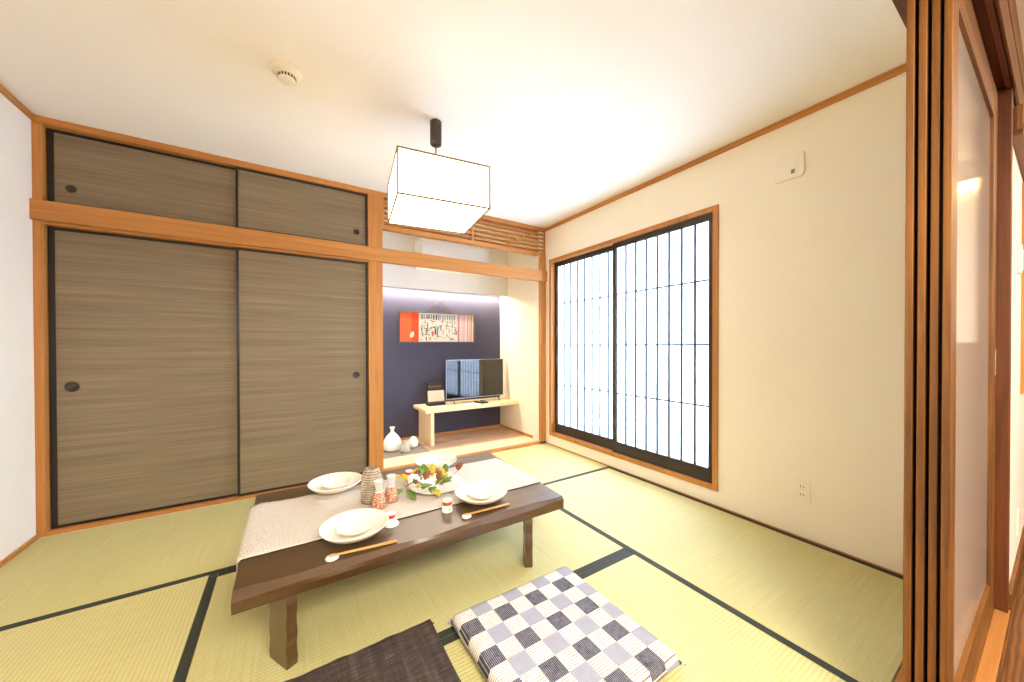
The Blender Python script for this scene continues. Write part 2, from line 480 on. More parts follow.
# ================================================================== CLOSET DOORS
def closet_door(x0, x1, z0, z1, y, px, pz, pr, label):
    t = root('closet_door', ((x0 + x1) / 2, y, z0), label, 'sliding closet door', 'striped sliding closet doors')
    w, h = x1 - x0, z1 - z0
    e = .016
    MB().box(-w / 2 + e, w / 2 - e, -.008, .008, e, h - e).build('door_panel', M['fusuma'], t)
    mb = MB().box(-w / 2, -w / 2 + e + (.010 if x0 < -1 else 0), -.011, .011, 0, h).box(w / 2 - e, w / 2, -.011, .011, 0, h)
    mb.box(-w / 2 + e, w / 2 - e, -.010, .010, 0, e).box(-w / 2 + e, w / 2 - e, -.010, .010, h - e, h)
    mb.build('door_frame', M['black'], t, .001)
    mt = Matrix.Translation((px - (x0 + x1) / 2, -.008, pz - z0)) @ Matrix.Rotation(PI / 2, 4, 'X')
    MB().lathe([(pr * 1.02, 0), (pr * 1.0, .003), (pr * .86, .0035), (pr * .82, .0008), (0, .0004)], 28, mt).build('finger_pull', M['sash'], t)
    return t
yF, yB = D + .030, D + .056
closet_door(L + .040, -.288, 1.922, 2.361, yB, -1.083, 2.03, .022, 'left upper closet door, above the lintel, with round dark pull at its lower left')
closet_door(-.305, .570, 1.922, 2.361, yF, .486, 2.036, .022, 'right upper closet door, above the lintel, with small pull near the square post')
closet_door(L + .040, -.288, .0205, 1.790, yB, -1.087, .850, .030, 'left tall closet door, below the lintel, with oval dark pull near the white wall')
closet_door(-.305, .570, .0205, 1.790, yF, .480, .852, .026, 'right tall closet door, below the lintel, with pull near the square post')

# ================================================================== LATTICE ABOVE ALCOVE
t = root('wood_lattice', (0, D, 2.10), 'slatted cedar lattice above the alcove lintel, under the ceiling', 'lattice panel')
for i in range(6):
    z = .045 + .0435 * i
    MB().box(.690, R - .002, .004, .052, z, z + .017).build('slat', W['trimx'], t, .001)
MB().box(.690, R - .002, 0, .055, -.008, .028).build('bottom_rail', W['trimx'], t, .002)
MB().box(.690, .702, .006, .05, .028, .262).build('end_post', W['trimz'], t)
MB().box(R - .016, R - .004, .006, .05, .028, .262).build('end_post', W['trimz'], t)
def block(x, i):
    z0 = .045 + .0435 * i + .017 if i >= 0 else .028
    z1 = .045 + .0435 * (i + 1) if i < 5 else .262
    MB().box(x - .012, x + .012, .008, .040, z0 + .0001, z1 - .0001).build('spacer_block', W['trimz'], t)
for i in range(-1, 6): block(1.545, i)
for i, x in enumerate((1.975, 2.06, 2.15, 2.24)): block(x, i + 0)
for i, x in enumerate((1.115, 1.03, .94, .85)): block(x, i + 0)

# ================================================================== WINDOW
win = bpy.data.objects.new('window_1', None); C.objects.link(win); win.location = (R, 0, 0); win['kind'] = 'structure'
win['label'] = 'sliding window with dark grid and white frosted panes in a cedar frame'; win['category'] = 'window'
fw = .036
mb = MB().box(-.012, .10, FY0, FY0 + fw, FZ0, FZ1).box(-.012, .10, FY1 - fw, FY1, FZ0, FZ1)
mb.box(-.012, .10, FY0 + fw, FY1 - fw, FZ0, FZ0 + fw).box(-.012, .10, FY0 + fw, FY1 - fw, FZ1 - fw, FZ1)
mb.build('window_frame', W['trimz'], win, .002)
def sash(y0, y1, x, name):
    z0, z1 = FZ0 + fw + .001, FZ1 - fw - .001
    s = MB()
    st, tr, br = .036, .047, .095
    s.box(x - .015, x + .015, y0, y0 + st, z0, z1).box(x - .015, x + .015, y1 - st, y1, z0, z1)
    s.box(x - .014, x + .014, y0 + st, y1 - st, z0, z0 + br).box(x - .014, x + .014, y0 + st, y1 - st, z1 - tr, z1)
    o = s.build(name, M['sash'], win, .001)
    a, b = y0 + st, y1 - st
    MB().box(x + .0045, x + .0075, a, b, z0 + br, z1 - tr).build('frosted_pane', M['pane'], o)
    g = MB()
    for i in range(1, 8):
        y = a + (b - a) * i / 8
        g.box(x - .006, x + .0040, y - .0085, y + .0085, z0 + br, z1 - tr)
    for z in (.666, 1.097, 1.546):
        g.box(x - .0055, x + .0040, a, b, z - .0065, z + .0065)
    g.build('grid_bars', M['muntin'], o)
    return o
sash(FY0 + fw + .001, 2.186, .022, 'sash')
sash(2.140, FY1 - fw - .001, .056, 'sash')

# ================================================================== SLIDING PARTITION DOORS
XS, XE, ZD0, ZD1 = 1.408, 2.450, .012, 2.112
def partition(i, label):
    th, gap = .0146, .0070
    y0 = .1575 + i * (th + gap)
    dx = (0, .008, .003, 0)[i]
    t = root('sliding_door', ((XS + XE) / 2 + dx, y0 + th / 2, ZD0), label, 'sliding door', 'wooden sliding doors pushed together at the right')
    w, h = XE - XS, ZD1 - ZD0
    st = .082
    mb = MB().box(-w / 2, -w / 2 + st, -th / 2, th / 2, 0, h)
    mb.build('stile', W['doorz'], t, .0015)
    MB().box(w / 2 - .12, w / 2, -th / 2, th / 2, 0, h).build('stile', W['doorz'], t, .0015)
    MB().prism([(-th / 2 + .001, 0), (th / 2 - .001, 0), (th / 2 - .001, .136), (.002, .136), (-th / 2 + .001, .124)], 0, -w / 2 + st, w / 2 - .12).build('bottom_rail', W['doorx'], t)
    MB().box(-w / 2 + st, w / 2 - .12, -th / 2 + .001, th / 2 - .001, h - .128, h).build('top_rail', W['doorx'], t, .001)
    MB().box(-w / 2 + st, w / 2 - .12, .003, .006, .136, h - .128).build('frosted_pane', M['acrylic'], t)
    if i == 0:
        p = MB().box(w / 2 - .032, w / 2 - .012, -th / 2 - .0015, -th / 2 + .0005, .955, 1.06).build('pull_plate', M['steel'], t, .0005)
        lab(p, 'slim metal pull plate')
    return t
partition(0, 'frontmost sliding door of the stack, nearest the camera, showing its frosted pane')
partition(1, 'second sliding door of the stack, counted from the one nearest the camera')
partition(2, 'third sliding door of the stack, counted from the one nearest the camera')
partition(3, 'rearmost sliding door of the stack, its edge against the window wall')
# kamoi, sill and jamb of the door opening
mb = MB().box(L, 2.454, .245, .288, 2.122, 2.20).box(L, 2.454, .126, .140, 2.122, 2.20).box(L, 2.454, .140, .245, 2.135, 2.20)
for i in range(3): mb.box(L, 2.454, .1737 + .0213 * i, .1757 + .0213 * i, 2.118, 2.135)
struct('trim_11', mb, W['redx'], 'grooved head track over the sliding doors', .001, 'door track')
struct('trim_12', MB().box(L, 4.19, .1145, .1200, 2.116, 2.245).box(L, 4.19, .120, .1255, 2.128, 2.245).box(L, 4.19, .112, .1255, 2.246, 2.385), W['doorx'], 'wooden casing board above the door opening on the corridor side', .001, 'casing')
struct('trim_13', MB().box(L, 2.50, .120, .296, -.0035, .002).box(L, 2.45, .132, .1565, .002, .006), W['trimx'], 'pale wooden threshold under the sliding doors', .001, 'threshold')
struct('trim_14', B(2.4545, 2.500, .1240, .288, .003, 2.13), W['redz'], 'reddish door jamb behind the sliding doors', .002, 'jamb')
struct('baseboard_corridor', B(2.501, 4.19, .118, .130, -.003, .062), W['doorx'], 'wooden skirting along the corridor wall', .001, 'skirting')

# ================================================================== CORRIDOR WALL THINGS
t = root('wall_intercom', (2.95, .130, 1.50), 'small white handset box on the corridor wall past the door jamb', 'intercom')
MB().box(-.030, .030, -.012, 0, -.07, .07).build('housing', M['white_plastic'], t, .005)
MB().box(-.020, .020, -.0145, -.0115, -.055, .045).build('face_plate', M['white_plastic'], t, .002)
t = root('corridor_outlet', (3.02, .130, .22), 'white outlet plate low on the corridor wall near the skirting', 'outlet')
MB().box(-.035, .035, -.007, 0, -.06, .06).build('plate', M['white_plastic'], t, .002)
MB().box(-.012, .012, -.009, -.0065, -.04, .04).build('socket_face', M['cardb'], t, .001)
t = root('wooden_panel', (3.30, .130, .84), 'honey coloured wooden panel on the corridor wall at the far right', 'screen')  # flat wooden panel standing for an unidentified wooden thing
MB().box(-.12, .55, -.006, 0, 0, 1.08).build('board', M['warm_panel'], t, .001)
mb = MB().box(-.12, -.09, -.010, -.0061, 0, 1.08).box(.52, .55, -.010, -.0061, 0, 1.08).box(-.09, .52, -.010, -.0061, 0, .03).box(-.09, .52, -.010, -.0061, 1.05, 1.08)
mb.build('frame', M['warm_panel'], t)
t = root('wall_shelf', (2.60, .130, 1.945), 'dark wooden box shelf high on the corridor wall under the casing', 'shelf')
MB().box(-.09, 1.2, -.030, 0, 0, .022).build('board', W['doorx'], t, .001)
MB().box(-.09, 1.2, -.012, -.002, .022, .12).build('back_board', W['redx'], t, .001)
MB().box(-.09, -.065, -.028, -.0125, .0225, .12).build('bracket', W['doorz'], t, .001)
MB().box(.14, .165, -.028, -.0125, .0225, .12).build('bracket', W['doorz'], t, .001)

# ================================================================== WALL FITTINGS
t = root('wall_control_panel', (R, .866, 2.113), 'cream switch cover high on the window wall near the ceiling', 'control panel')
def rrect(w, h, r, n=6):
    return [(sx_ * (w - r) + r * math.cos(a0 + q * PI / 2 / n), sy_ * (h - r) + r * math.sin(a0 + q * PI / 2 / n)) for sx_, sy_, a0 in ((1, 1, 0), (-1, 1, PI / 2), (-1, -1, PI), (1, -1, 3 * PI / 2)) for q in range(n + 1)]
MB().prism(rrect(.073, .070, .018), 0, -.016, 0).build('housing', M['white_plastic'], t, .004)
MB().prism([(u + .008, v) for u, v in rrect(.054, .058, .008)], 0, -.0185, -.0155).build('cover', M['white_plastic'], t, .001)
lab(MB().box(-.0195, -.0183, -.032, -.014, -.045, -.022).build('indicator', M['grey_plastic'], t), 'small grey indicator square')
t = root('wall_outlet', (R, .797, .273), 'cream double outlet low on the window wall, right of the window', 'outlet')
MB().box(-.007, 0, -.036, .036, -.06, .06).build('plate', M['white_plastic'], t, .002)
MB().box(-.0095, -.0068, -.021, .021, -.045, .045).build('socket_face', M['white_plastic'], t, .001)
for z in (-.022, .022):
    for y in (-.007, .007): MB().box(-.0102, -.0092, y - .0015, y + .0015, z - .006, z + .006).build('slot', M['socket'], t)
t = root('smoke_detector', (.005, 2.0, H), 'round white smoke detector on the ceiling left of the lamp', 'smoke detector')
MB().lathe([(0, 0), (.060, 0), (.064, -.006), (.062, -.016), (.050, -.026), (.040, -.030), (0, -.030)], 40).build('base', M['white_plastic'], t)
MB().lathe([(.037, -.0298), (.037, -.044), (.035, -.050), (.030, -.052), (0, -.052)], 40).build('cap', M['white_plastic'], t)
mb = MB()
for i in range(18):
    mb.box(.0355, .0376, -.0042, .0042, -.045, -.032, Matrix.Rotation(2 * PI * i / 18, 4, 'Z'))
mb.build('vent_grille', M['socket'], t)

# ================================================================== PENDANT LAMP
LX, LY = .740, 1.992
t = root('pendant_lamp', (LX, LY, H), 'lit square paper pendant lamp hanging from the ceiling on a dark canister', 'lamp', None, -.136)
MB().lathe([(0, 0), (.029, 0), (.033, -.004), (.033, -.131), (.030, -.137), (0, -.137)], 28).build('ceiling_canister', M['canister'], t)
MB().tube([(0, 0, -.135), (0, 0, -.322)], .004).build('cord', M['stem'], t)
a, b, z0, z1 = .244, .238, 1.852 - H, 2.081 - H
i = .002
mb = MB()
th = .002
mb.box(-a + i, a - i, -b + i, -b + i + th, z0 + i, z1 - i).box(-a + i, a - i, b - i - th, b - i, z0 + i, z1 - i)
mb.box(-a + i, -a + i + th, -b + i + th, b - i - th, z0 + i, z1 - i).box(a - i - th, a - i, -b + i + th, b - i - th, z0 + i, z1 - i)
mb.box(-a + i + th, a - i - th, -b + i + th, b - i - th, z0 + i, z0 + i + th)
lab(mb.build('paper_shade', M['shade'], t), 'glowing white paper shade')
lab(MB().box(-a + .005, a - .005, -b + .005, b - .005, z1 - .005, z1 - .003).build('top_cover', M['paper'], t), 'unlit white cover closing the top of the shade')
mb = MB(); r = .0033
for sx in (-1, 1):
    for sy in (-1, 1): mb.box(sx * a - r, sx * a + r, sy * b - r, sy * b + r, z0, z1)
for z in (z0, z1):
    for s in (-1, 1):
        mb.box(-a, a, s * b - r, s * b + r, z - r, z + r); mb.box(s * a - r, s * a + r, -b, b, z - r, z + r)
mb.box(-a, a, -r, r, z1 - r, z1 + r)
mb.build('shade_frame', M['brass'], t)

# ================================================================== ALCOVE
t = root('air_conditioner', (1.60, 3.871, 1.94), 'white air conditioner on the alcove panel behind the lintel', 'air conditioner')
prof = [(0, 0), (-.17, 0), (-.225, .03), (-.245, .09), (-.25, .26), (-.235, .285), (0, .29)]
MB().prism(prof, 0, -.41, .40).build('housing', M['white_plastic'], t, .006)
MB().prism([(-.2, .022), (-.226, .034), (-.232, .06), (-.2, .05)], 0, -.36, .35).build('louver', M['white_plastic'], t)
MB().prism([(-.247, .10), (-.252, .10), (-.254, .255), (-.249, .255)], 0, -.405, .395).build('front_cover', M['soffit'], t)

# bench
BZ = .412
t = root('television_bench', (0, 0, .02), 'pale pine bench under the television in the alcove', 'bench')
MB().box(1.222, AX - .001, 3.61, AY - .012, BZ - .036 - .02, BZ - .02).build('bench_top', W['palex'], t, .002)
MB().box(1.280, 1.316, 3.60 + .02, AY - .02, 0.0, BZ - .0565).build('side_panel', W['palez'], t, .002)

# television
TVX0, TVX1, TVY, TVZ0, TVZ1 = 1.557, 2.332, 3.885, .462, .926
t = root('television', ((TVX0 + TVX1) / 2, TVY, BZ), 'black flat screen television standing on the pine bench', 'television')
w = (TVX1 - TVX0) / 2; z0, z1 = TVZ0 - BZ, TVZ1 - BZ
MB().box(-w, w, 0, .028, z0, z1).box(-w * .7, w * .7, .028, .055, z0 + .04, z0 + .26).build('casing', M['tv_body'], t, .003)
MB().box(-w + .008, w - .008, -.0022, -.0002, z0 + .016, z1 - .008).build('screen', M['screen'], t)
mb = MB().box(-w, w, -.003, -.0002, z0, z0 + .006).box(-w, -w + .0045, -.003, -.0002, z0 + .006, z1)
mb.box(-w, w, -.003, -.0002, z1 - .004, z1 + .0).build('edge_trim', M['silver'], t)
for s in (-1, 1):
    mb = MB()
    x = s * w * .78
    mb.tube([(x, .014, z0 + .004), (x - .01, -.075, .006)], .006).tube([(x, .014, z0 + .004), (x + .02, .11, .006)], .006)
    mb.build('foot', M['tv_body'], t)

# charging stand with card
t = root('desk_stand', (1.436, 3.90, BZ), 'black stand with a beige card in it, left of the television', 'stand')
MB().box(-.10, .10, -.06, .06, 0, .028).box(-.09, .09, -.055, .055, .028, .04).build('tray', M['black'], t, .003)
MB().box(-.085, .085, .030, .042, .04, .26).box(-.085, .085, -.0, .042, .252, .262).build('back_plate', M['black'], t, .002)
mt = Matrix.Translation((.005, .0, .0405)) @ Matrix.Rotation(-.12, 4, 'X')
lab(MB().box(-.095, .098, -.006, .004, 0, .125, mt).build('card', M['cardb'], t, .001), 'beige card')
lab(MB().box(-.075, .075, .0275, .0295, .205, .215).build('label_strip', M['leaf_brown'], t), 'thin tan strip across the top')
for k, (x, y, rz, lb) in enumerate(((1.925, 3.755, .55, 'black remote control on the bench, the left one of two before the television'), (2.00, 3.775, .25, 'black remote control on the bench, the right one of two before the television'))):
    t = root('remote_control', (x, y, BZ), lb, 'remote control', 'remote controls on the bench', rz + 1.2)
    MB().box(-.085, .085, -.022, .022, 0, .016).build('body', M['tv_body'], t, .005)
    mb = MB()
    for q in range(5):
        for u in (-1, 0, 1): mb.box(-.06 + q * .026, -.05 + q * .026, u * .012 - .004, u * .012 + .004, .0158, .0175)
    mb.build('buttons', M['grey_plastic'], t)
tag(MB().box(-.075, .075, -.05, .05, 0, .002).build('paper_sheet', M['paper'], None, 0, (1.80, 3.735, BZ), (0, 0, .3)), 'small white paper lying on the bench before the television', 'paper')

# vases on slate board
tag(B(.700, 1.215, 3.475, 3.84, .02, .026).build('slate_board', M['slate'], None, .001), 'grey square board on the alcove floor under the vases', 'board')
VZ = .026
t = root('round_vase', (.899, 3.70, VZ), 'largest white round vase with a tiny flared neck in the alcove', 'vase', 'white vases in the alcove')
MB().lathe([(0, 0), (.062, 0), (.080, .014), (.090, .045), (.089, .075), (.078, .115), (.055, .150), (.030, .175), (.018, .19), (.016, .205), (.016, .212)], 40).build('body', M['white_ceramic'], t)
MB().lathe([(.016, .2115), (.020, .224), (.028, .234), (.026, .236), (.013, .222), (.011, .205), (0, .20)], 32).build('neck_rim', M['white_ceramic'], t)
t = root('bottle_vase', (.995, 3.565, VZ), 'small grey green pot with a tapered body, in front of the vases', 'vase')
MB().lathe([(0, 0), (.044, 0), (.051, .012), (.050, .03), (.043, .065), (.034, .095), (.031, .108), (.033, .114), (.029, .113), (.026, .10), (0, .095)], 32).build('body', M['grey_ceramic'], t)
tag(MB().lathe([(0, 0), (.030, 0), (.045, .012), (.052, .035), (.050, .058), (.040, .082), (.026, .100), (.012, .111), (0, .114)], 32).build('egg_vase', M['white_ceramic'], None, 0, (1.115, 3.70, VZ)), 'small white egg shaped ornament behind the grey green pot', 'ornament')

# framed textile
t = root('framed_textile', (1.536, 4.052, 1.310), 'long framed textile collage with orange and striped panels on the navy wall', 'picture')
t.rotation_euler = (.03, 0, 0)
w, h = .478, .183
f = .016
mb = MB().box(-w, w, -.016, .003, h - f, h).box(-w, w, -.016, .003, -h, -h + f).box(-w, -w + f, -.016, .003, -h + f, h - f).box(w - f, w, -.016, .003, -h + f, h - f)
mb.build('frame', M['frame'], t, .002)
iw, ih = w - f, h - f
art = MB()
def patch(m, x0, x1, z0, z1, lay=0):
    art.use(m).box(x0, x1, -.0066 - .0003 * lay, -.005, z0, z1)
patch(M['art_paper'], -iw, iw, -ih, ih, 0)
patch(M['orange'], -iw, -.335, -ih, ih, 1); patch(M['orange_dark'], -.335, -.248, -ih, ih, 1)
art.use(M['cardb'])
el = [( -.326 + .030 * math.cos(2 * PI * q / 20) * .8 + .008 * math.sin(2 * PI * q / 20), -.088 + .036 * math.sin(2 * PI * q / 20)) for q in range(20)]
art.prism(el, 1, -.0075, -.005)
rr = random.Random(3)
for q in range(15):            # bold block marks along the top
    x = -.215 + q * .0285 + rr.uniform(-.003, .003); m = M['ink'] if q < 7 else M['ink_blue']
    patch(m, x, x + rr.uniform(.007, .016), ih - .075 + rr.uniform(-.008, .008), ih - .012, 1)
    if q < 7: patch(M['ink_grey'], x - .004, x + .022, ih - .072 + rr.uniform(0, .03), ih - .064 + rr.uniform(.002, .03), 2)
for q in range(105):            # scattered short strokes
    x = rr.uniform(-.235, .225); z = rr.uniform(-ih + .01, ih - .09)
    m = rr.choice([M['ink'], M['ink_grey'], M['ink_grey'], M['ink_blue'] if x > 0 else M['ink']])
    if rr.random() < .5: patch(m, x, x + rr.uniform(.015, .05), z, z + rr.uniform(.004, .010), 1 + q % 3)
    else: patch(m, x, x + rr.uniform(.005, .011), z, min(z + rr.uniform(.015, .06), ih - .08), 1 + q % 3)
patch(M['orange'], -.092, -.070, -.105, -.055, 5); patch(M['ink_blue'], -.03, -.012, -.11, .01, 5); patch(M['ink'], -.055, -.037, -.08, -.01, 5)
for q, (x0, x1, m) in enumerate(((.232, .238, 'rose'), (.246, .262, 'rose_red'), (.268, .30, 'grey_stripe'), (.302, .308, 'rose'), (.318, .332, 'rose'), (.336, .346, 'grey_stripe'), (.362, .378, 'rose'), (.384, .388, 'rose_red'), (.398, .41, 'rose'), (.418, .43, 'rose_red'), (.452, iw, 'rose_red'))):
    patch(M[m], x0, x1, -ih, ih, 1)
art.build('textile', None, t)
MB().tube([(-.17, -.004, h - .004), (0.01, -.006, h + .145), (.01, -.006, h + .145), (.175, -.004, h - .004)][:2], .004).tube([(.01, -.006, h + .145), (.175, -.004, h - .004)], .004).build('hanging_cord', M['strap'], t)
MB().lathe([(0, 0), (.008, 0), (.008, .004), (.003, .006), (.003, .022), (0, .022)], 14, Matrix.Translation((.01, -.014, h + .147)) @ Matrix.Rotation(-PI / 2, 4, 'X')).build('nail', M['steel'], t)

# LED strip behind the soffit
t = root('strip_light', (1.54, 3.995, 1.76), 'hidden strip light behind the white alcove panel', 'strip light')
MB().box(-.84, .84, -.012, .012, 0, .02).build('channel', M['white_plastic'], t)
MB().box(-.83, .83, -.009, .009, -.005, 0).build('diffuser', M['led'], t)
struct('trim_15', B(.69, AX - .001, 3.894, AY - .001, 1.79, 1.80), M['soffit'], 'closing board over the hidden strip light', 0, 'board')

# ================================================================== LOW TABLE
TX0, TXR, TYF, TYBK, TZ = -.155, 1.216, 1.408, 2.326, .300
t = root('low_table', ((TX0 + TXR) / 2, (TYF + TYBK) / 2, 0), 'low dark brown live edge table set for a meal', 'table')
ox, oy = (TX0 + TXR) / 2, (TYF + TYBK) / 2
mb = MB(); N = 90; secs = []
def wave(s, ph):
    return .5 + .28 * math.sin(s * 9.5 + ph) + .17 * math.sin(s * 17 + 1.3 + ph * 2) + .08 * math.sin(s * 37 + ph)
for q in range(N + 1):
    s = q / N; x = TX0 + (TXR - TX0) * s - ox
    wf, wb = wave(s, .4), wave(s, 2.1)
    cut = .004 + .042 * max(0, wf); cutb = .004 + .03 * max(0, wb)
    und = .004 * math.sin(s * 21)
    yf, yb = TYF - oy, TYBK - oy
    pts = [(yf + cut * .9, TZ), (yf + und * .4, TZ - .3 * cut - .008), (yf + und, TZ - .03), (yf + .004, TZ - .060), (yb - .004, TZ - .060), (yb, TZ - .03), (yb - und * .5, TZ - .3 * cutb - .006), (yb - cutb * .7, TZ)]
    secs.append([mb.bm.verts.new((x + (.012 + .033 * s) * (y - yf) / (yb - yf), y, z)) for y, z in pts])
for a_, b_ in zip(secs, secs[1:]):
    for j in range(8):
        mb.face([a_[j], a_[(j + 1) % 8], b_[(j + 1) % 8], b_[j]])
mb.face(secs[0]); mb.face(secs[-1])
lab(mb.build('tabletop', W['darkx'], t), 'thick live edge top')
def leg(cx_, cy_, ang):
    m = MB(); n = 10; rings = []
    for q in range(n + 1):
        z = (TZ - .0605) * q / n
        k = .003 * math.sin(q * 1.7 + cx_ * 5)
        hx, hy = .053 + k, .0175
        mt = Matrix.Rotation(ang, 3, 'Z')
        z = max(z, .0018); rings.append([m.bm.verts.new(mt @ Vector((sx * hx, sy * hy, 0)) + Vector((cx_ - ox, cy_ - oy, z))) for sx, sy in ((-1, -1), (1, -1), (1, 1), (-1, 1))])
    for a_, b_ in zip(rings, rings[1:]):
        for j in range(4): m.face([a_[j], a_[(j + 1) % 4], b_[(j + 1) % 4], b_[j]])
    m.face(rings[0]); m.face(rings[-1])
    return m.build('leg', W['darkz'], t)
la = math.atan2(-.092, .049)
leg(-.018, 1.455, la)
leg(1.018, 1.458, PI - la)
leg(-.018, 2.275, -la)
leg(1.018, 2.275, PI + la)

# runner
RY0, RY1, RZ = 1.630, 2.150, TZ + .0003
mb = MB(); nx, ny = 80, 18; grid = []
rr = random.Random(5)
for q in range(nx + 1):
    col = []
    s = q / nx
    for j in range(ny + 1):
        v = j / ny
        y = RY0 + (RY1 - RY0) * v
        # path along length: hangs over the left end a little, then flat to the right end
        dist = -.062 + s * (1.232 + .155 + .062)
        if dist < 0:
            x = TX0 - .006 - .004 * math.sin(v * 9) * (-dist / .06); z = RZ + dist * .9 + .0028
        else:
            x = TX0 + dist - .006 * math.exp(-dist * 40)
            z = RZ + .0022 + .0035 * math.exp(-((dist - .05) / .035) ** 2) * (.5 + .5 * math.sin(v * 7 + .5)) + .0006 * math.sin(v * 30 + s * 40)
        y += .004 * math.sin(s * 11) * (v - .5)
        if dist < 0: y += .006 * math.sin(v * 13) * (-dist / .06)
        col.append(mb.bm.verts.new((x - .5, y - 1.9, z - RZ)))
    grid.append(col)
for q in range(nx):
    for j in range(ny):
        mb.face([grid[q][j], grid[q + 1][j], grid[q + 1][j + 1], grid[q][j + 1]], True)
run = mb.build('table_runner', M['runner'], None, 0, (.5, 1.9, RZ))
sm = run.modifiers.new('thick', 'SOLIDIFY'); sm.thickness = .0018; sm.offset = -1
tag(run, 'pale woven runner lying along the low table, hanging over its left end', 'table runner')
mb = MB()
for y in (RY0 - .0015, RY1 + .0015): mb.tube([(-.15 - .5, y - 1.9, .0022), (.3 - .5, y - 1.9, .0022), (1.228 - .5, y - 1.9, .0022)], .0021, 6)
lab(mb.build('edge_binding_shade', M['heri'], run), 'dark edge binding with its shadow put into the colour')  # dark selvage, with the shadow along the edge built in as dark colour
RT = RZ + .0034     # top of runner

# plates
def plate(x, y, z, s, label, lift=.040, dish=True, dlabel=None):
    t = root('dinner_plate', (x, y, z), label, 'plate', 'cream plates on the low table')
    wob = lambda a: .006 * math.sin(3 * a + x * 9) + .004 * math.sin(5 * a)
    pr = [(0, 0), (.062, 0), (.066, .003), (.085, .009), (.112, .022), (.130, lift - .006), (.1350, lift), (.133, lift + .0028), (.126, lift - .0015), (.108, .0315), (.084, .0175), (.064, .0085), (0, .0075)]
    MB().lathe([(r * s, q) for r, q in pr], 56, None, True, wob).build('plate_body', M['ceramic'], t)
    if dish:
        d = root('small_dish', (x + .004, y + .002, z + .0096), dlabel, 'dish', 'small cream dishes nested in the plates')
        pr = [(0, 0), (.036, 0), (.039, .003), (.057, .012), (.072, .024), (.0765, .030), (.075, .032), (.070, .029), (.054, .0165), (.036, .008), (0, .007)]
        MB().lathe([(r, q) for r, q in pr], 44, None, True, wob).build('dish_body', M['ceramic'], d)
plate(.233, 1.594, RT, 1.0, 'round cream plate at the front left of the table, closest to the camera', .046, True, 'small dish nested in the front left plate, closest to the camera')
plate(.219, 2.155, RT, 1.01, 'round cream plate at the back left of the table, beyond the ridged vase', .046, True, 'small dish nested in the back left plate, beyond the ridged vase')
plate(.811, 2.200, RT, 1.0, 'round cream plate at the back right of the table, near the alcove', .046, True, 'small dish nested in the back right plate, near the alcove')
plate(.834, 1.610, RT, 1.0, 'round cream plate at the front right of the table beside the chopsticks', .046, True, 'small dish nested in the front right plate')
t = root('serving_plate', (.697, 1.882, RT), 'wide shallow serving plate under the leafy sprig on the runner', 'plate')
MB().lathe([(0, 0), (.085, 0), (.09, .003), (.125, .012), (.146, .022), (.150, .025), (.148, .027), (.125, .0165), (.09, .0085), (0, .0075)], 60, None, True, lambda a: .01 * math.sin(2 * a + .6) + .005 * math.sin(5 * a)).build('plate_body', M['ceramic'], t)

# vase and carafes
t = root('ridged_vase', (.356, 1.886, RT), 'brown grey ridged stoneware vase behind the two sake carafes', 'vase')
MB().lathe([(0, 0), (.044, 0), (.050, .006), (.051, .03), (.053, .06), (.053, .09), (.050, .12), (.043, .145), (.035, .164), (.031, .172), (.028, .173), (.026, .165), (.030, .14), (.03, .11), (0, .10)], 40).build('body', M['ridged'], t)
def carafe(x, y, label):
    t = root('sake_carafe', (x, y, RT), label, 'carafe', 'red patterned sake carafes')
    MB().lathe([(0, 0), (.030, 0), (.033, .004), (.0335, .012), (.0315, .04), (.026, .062), (.0195, .078), (.0185, .080)], 36).build('body', M['print'], t)
    MB().lathe([(.0185, .0795), (.0165, .086), (.0165, .094), (.020, .110), (.0245, .128), (.0255, .131), (.0235, .131), (.018, .11), (.0145, .094), (.0145, .084), (0, .080)], 32).build('neck', M['glass'], t)
    MB().lathe([(.0195, .0775), (.0205, .0785), (.0195, .0805), (.0185, .0805)], 32).build('neck_ring', M['white_ceramic'], t)
    return t
carafe(.372, 1.797, 'red patterned sake carafe in front of the ridged vase')
carafe(.440, 1.838, 'red patterned sake carafe right of the ridged vase, nearer the serving plate')
# cups: turned upside down, red ring round the foot
def cup(x, y, z, kind, label):
    t = root('sake_cup', (x, y, z), label, 'cup', 'white and red sake cups')
    if kind == 0:
        MB().lathe([(.033, 0), (.034, .002), (.026, .013), (.0175, .024), (.0155, .030)], 32).lathe([(.031, 0), (.024, .012), (.0155, .023), (0, .025)], 32).build('bowl', M['white_ceramic'], t)
        MB().lathe([(.0155, .0298), (.0165, .034), (.0165, .043), (.015, .046)], 32).build('red_band', M['red_glaze'], t)
        MB().lathe([(.015, .0458), (.0165, .047), (.0165, .050), (.014, .051), (0, .050)], 32).build('foot_ring', M['white_ceramic'], t)
    else:
        MB().lathe([(0, 0), (.0255, 0), (.0262, .002), (.0235, .030), (.0225, .034)], 32).build('bowl', M['white_ceramic'], t)
        MB().lathe([(.0226, .0338), (.0215, .046), (.0205, .0485)], 32).build('red_band', M['red_glaze'], t)
        MB().lathe([(.0205, .0482), (.0210, .050), (.0205, .0545), (.0175, .055), (.016, .050), (0, .049)], 32).build('foot_ring', M['white_ceramic'], t)
        lab(MB().box(-.002, .002, -.0262, -.0235, .014, .022).build('blue_mark', M['ink_blue'], t), 'tiny blue mark')
    return t
cup(.383, 1.603, TZ + .0005, 0, 'white flared sake cup with red band, right of the front left plate')
cup(.640, 1.588, TZ + .0005, 1, 'white straight sake cup with red band, between the two front plates')
cup(.600, 2.075, RT, 1, 'white sake cup with red band behind the leafy sprig')

